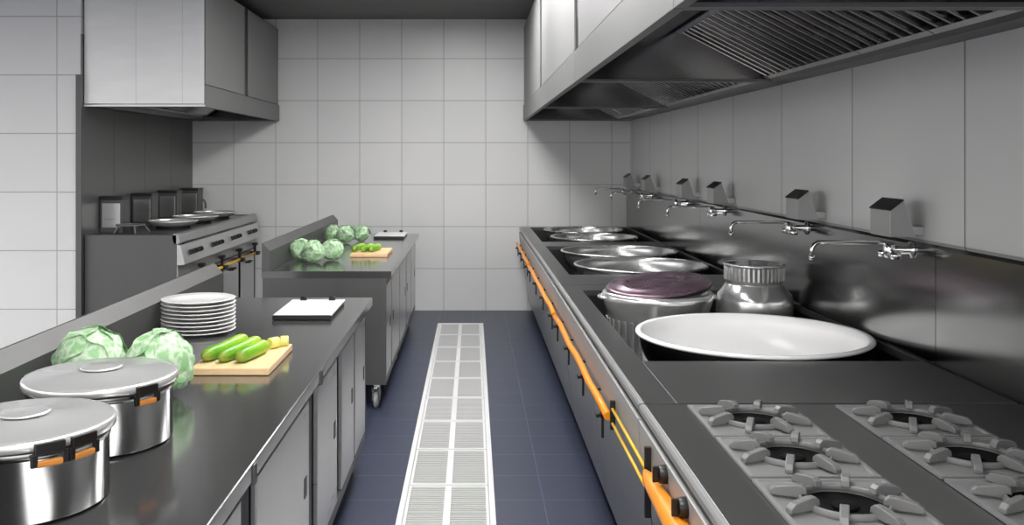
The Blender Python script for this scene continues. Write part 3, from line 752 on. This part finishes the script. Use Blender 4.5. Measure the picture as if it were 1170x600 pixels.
MB().prism_y([(-2.04, .712), (-2.02, .712), (-2.02, .63), (-2.04, .63)], y0+.002, y1-.002).build('lower_rail', M['strip'], t, .002)
sl_ = Vector((.033, 0, -.13)).normalized(); nrm = Vector((.13, 0, .033)).normalized()
for i in range(4):
    yc = y0+.30+i*.56
    for k in range(3):
        m = MB(); c = Vector((-1.989, yc+(k-1)*.11, .79))+nrm*.004
        m.obox(c, sl_, (0, 1, 0), nrm, .018, .036, .006); m.obox(c+nrm*.012, sl_, (0, 1, 0), nrm, .012, .008, .008)
        o = m.build('control_knob', M['black'], t, .002); o['label'] = 'black control knob'
    m = MB(); m.box(-2.036, -2.028, yc-.24, yc+.24, .14, .61); dd = m.build('door', M['door'], t, .002)
    m = MB(); m.tube([(-2.028, yc-.06, .52), (-2.0, yc-.06, .52), (-2.0, yc+.06, .52), (-2.028, yc+.06, .52)], .008, 8); m.build('handle', M['black'], dd)
for x in (-2.60, -2.10):
    for y in (y0+.1, y1-.1): MB().tube([(x, y, 0), (x, y, .10)], .02, 14).build('leg', M['chrome'], t)
# gas pipe of the cooker
g_ = MB().tube([(-1.99, 6.5, .585), (-1.99, 8.5, .585)], .013, 10).build('gas_pipe', M['yellow'], t); g_['label'] = 'thin yellow gas pipe'
for y in (6.75, 7.3, 7.85, 8.4):
    m = MB(); m.tube([(-2.03, y, .585), (-1.96, y, .585)], .018, 10); m.box(-1.965, -1.95, y-.035, y+.035, .572, .60); m.tube([(-1.99, y, .60), (-1.99, y, .66)], .012, 8); m.box(-2.01, -1.97, y-.03, y+.03, .655, .68)
    m.build('valve', M['blackiron'], g_, .001)
# flue boxes
for i, (y, l) in enumerate(((6.56, 'dark steel flue box with a black cap on the cooker, nearest of four'), (7.17, 'dark steel flue box on the cooker, second nearest of four'),
                            (7.77, 'dark steel flue box on the cooker, second from the back wall'), (8.38, 'dark steel flue box on the cooker beside the curved tap'))):
    m = MB(); m.box(-2.66, -2.50, y, y+.14, .918, 1.155); t = m.build('flue_box', M['body'], ckr, .003)
    m = MB(); m.box(-2.645, -2.515, y-.004, y, .955, 1.13); fp = m.build('face_plate', M['door'], t, .002)
    m = MB(); m.box(-2.664, -2.50, y-.008, y+.145, 1.155, 1.178); o = m.build('cap', M['black'], t, .002); o['label'] = 'black cap'
# woks + rack
for i, (y, l) in enumerate(((7.0, 'shallow steel wok on the left cooker, nearest of three'), (7.56, 'shallow steel wok on the left cooker, middle of three'), (8.12, 'shallow steel wok on the left cooker, closest to the back wall'))):
    b_ = bowl('wok', -2.28, y, .955, .175, .055, M['lid'], l, 'wok', 'woks on the left cooker', lip=.008, handles=False)
    b_.location.z += .022
    r_ = MB(); r_.lathe([(.12, .919), (.13, .919), (.125, .931), (.115, .931)], (-2.28, y, 0), 32, closed=True)
    tag(r_.build('wok_ring', M['blackiron'], org=(-2.28, y, .918)), 'black iron ring under the ' + ('nearest', 'middle', 'farthest')[i] + ' wok of the left cooker', 'wok ring', 'iron rings under the left cooker woks')
m = MB(); cx, cy = -2.42, 6.50
m.lathe([(.085, .975), (.098, .975), (.098, .985), (.085, .985)], (cx, cy, 0), 36, closed=True)
for k in range(5):
    a = 2*PI*k/5+.3; m.tube([(cx+math.cos(a)*.13, cy+math.sin(a)*.13, .926), (cx+math.cos(a)*.092, cy+math.sin(a)*.092, .979)], .006, 8)
tag(m.build('pot_stand', M['cast'], org=(cx, cy, .918)), 'round wire pot stand with splayed legs at the near end of the left cooker', 'pot stand')
pts = [(-2.585, 8.552, .922)]+[(-2.585, 8.552, 1.02)]+[(-2.585+.05*(1-math.cos(q)), 8.552, 1.02+.055*math.sin(q)) for q in [i*PI/8 for i in range(1, 9)]]+[(-2.485, 8.552, .985)]
sw = thing('curved_tap', 'small curved tap on the left cooker beside the tiled back wall', 'tap', (-2.585, 8.552, .918))
MB().tube(pts, .010, 10).build('spout', M['cast'], sw); MB().tube([(-2.585, 8.552, .9205), (-2.585, 8.552, .95)], .016, 12).build('tap_base', M['cast'], sw)

# ------------------------------------------------------------------ added lamps
LY = [1.0, 2.9, 4.8, 6.62]  # unseen panels put in to brighten the aisle and back wall
lt = thing('added_ceiling_light', 'added unseen light panel nearest the viewer above the aisle', 'light', (-.1, LY[0], CZ), 'added ceiling light panels above the aisle')
MB().box(-.45, .25, LY[0]-.62, LY[0]+.62, CZ-.045, CZ-.001).build('frame', M['hood'], lt, .003)
MB().box(-.42, .22, LY[0]-.59, LY[0]+.59, CZ-.052, CZ-.045).build('diffuser', M['lamp'], lt)
copy_tree(lt, (-.1, LY[1], CZ), 'added unseen light panel second from the viewer above the aisle')
copy_tree(lt, (-.1, LY[2], CZ), 'added unseen light panel third from the viewer above the aisle')
copy_tree(lt, (-.1, LY[3], CZ), 'added unseen light panel farthest down the aisle, nearest the back wall')

wd = bpy.data.worlds.new('World'); scn.world = wd; wd.use_nodes = True
wnt = wd.node_tree; bg = wnt.nodes['Background']; bg.inputs[1].default_value = 4.0
tc = wnt.nodes.new('ShaderNodeTexCoord'); sp = wnt.nodes.new('ShaderNodeSeparateXYZ'); wnt.links.new(tc.outputs['Generated'], sp.inputs[0])
rp = wnt.nodes.new('ShaderNodeValToRGB'); wnt.links.new(sp.outputs['Z'], rp.inputs[0])
mr = wnt.nodes.new('ShaderNodeMapRange'); wnt.links.new(sp.outputs['Z'], mr.inputs['Value']); mr.inputs['From Min'].default_value = -1
wnt.links.new(mr.outputs[0], rp.inputs[0])
e = rp.color_ramp.elements; e[0].position = .44; e[0].color = (.10, .105, .125, 1); e[1].position = .54; e[1].color = (1, .985, .965, 1)
at = wnt.nodes.new('ShaderNodeMath'); at.operation = 'ARCTAN2'; wnt.links.new(sp.outputs['X'], at.inputs[0]); wnt.links.new(sp.outputs['Y'], at.inputs[1])
m3 = wnt.nodes.new('ShaderNodeMath'); m3.operation = 'MULTIPLY'; wnt.links.new(at.outputs[0], m3.inputs[0]); m3.inputs[1].default_value = 5
m4 = wnt.nodes.new('ShaderNodeMath'); m4.operation = 'SINE'; wnt.links.new(m3.outputs[0], m4.inputs[0])
m5 = wnt.nodes.new('ShaderNodeMapRange'); wnt.links.new(m4.outputs[0], m5.inputs['Value']); m5.inputs['From Min'].default_value = -.5; m5.inputs['From Max'].default_value = .3; m5.inputs['To Min'].default_value = .35
mx = wnt.nodes.new('ShaderNodeMix'); mx.data_type = 'RGBA'; mx.blend_type = 'MULTIPLY'; mx.inputs['Factor'].default_value = 1
wnt.links.new(rp.outputs[0], mx.inputs['A']); wnt.links.new(m5.outputs[0], mx.inputs['B']); wnt.links.new(mx.outputs['Result'], bg.inputs[0])

# ------------------------------------------------------------------ camera
cam = bpy.data.cameras.new('camera'); co = bpy.data.objects.new('camera', cam); col.objects.link(co)
co.location = (0, 0, H); co.rotation_euler = (PI/2, 0, 0)
cam.sensor_width = 36; cam.lens = 1050/1170*36; cam.shift_x = 45/1170; cam.shift_y = -119/1170; cam.clip_start = .05
scn.camera = co
vs_ = scn.view_settings; vs_.view_transform = 'Standard'; vs_.look = 'None'; vs_.exposure = .30; vs_.gamma = 1; vs_.use_curve_mapping = False
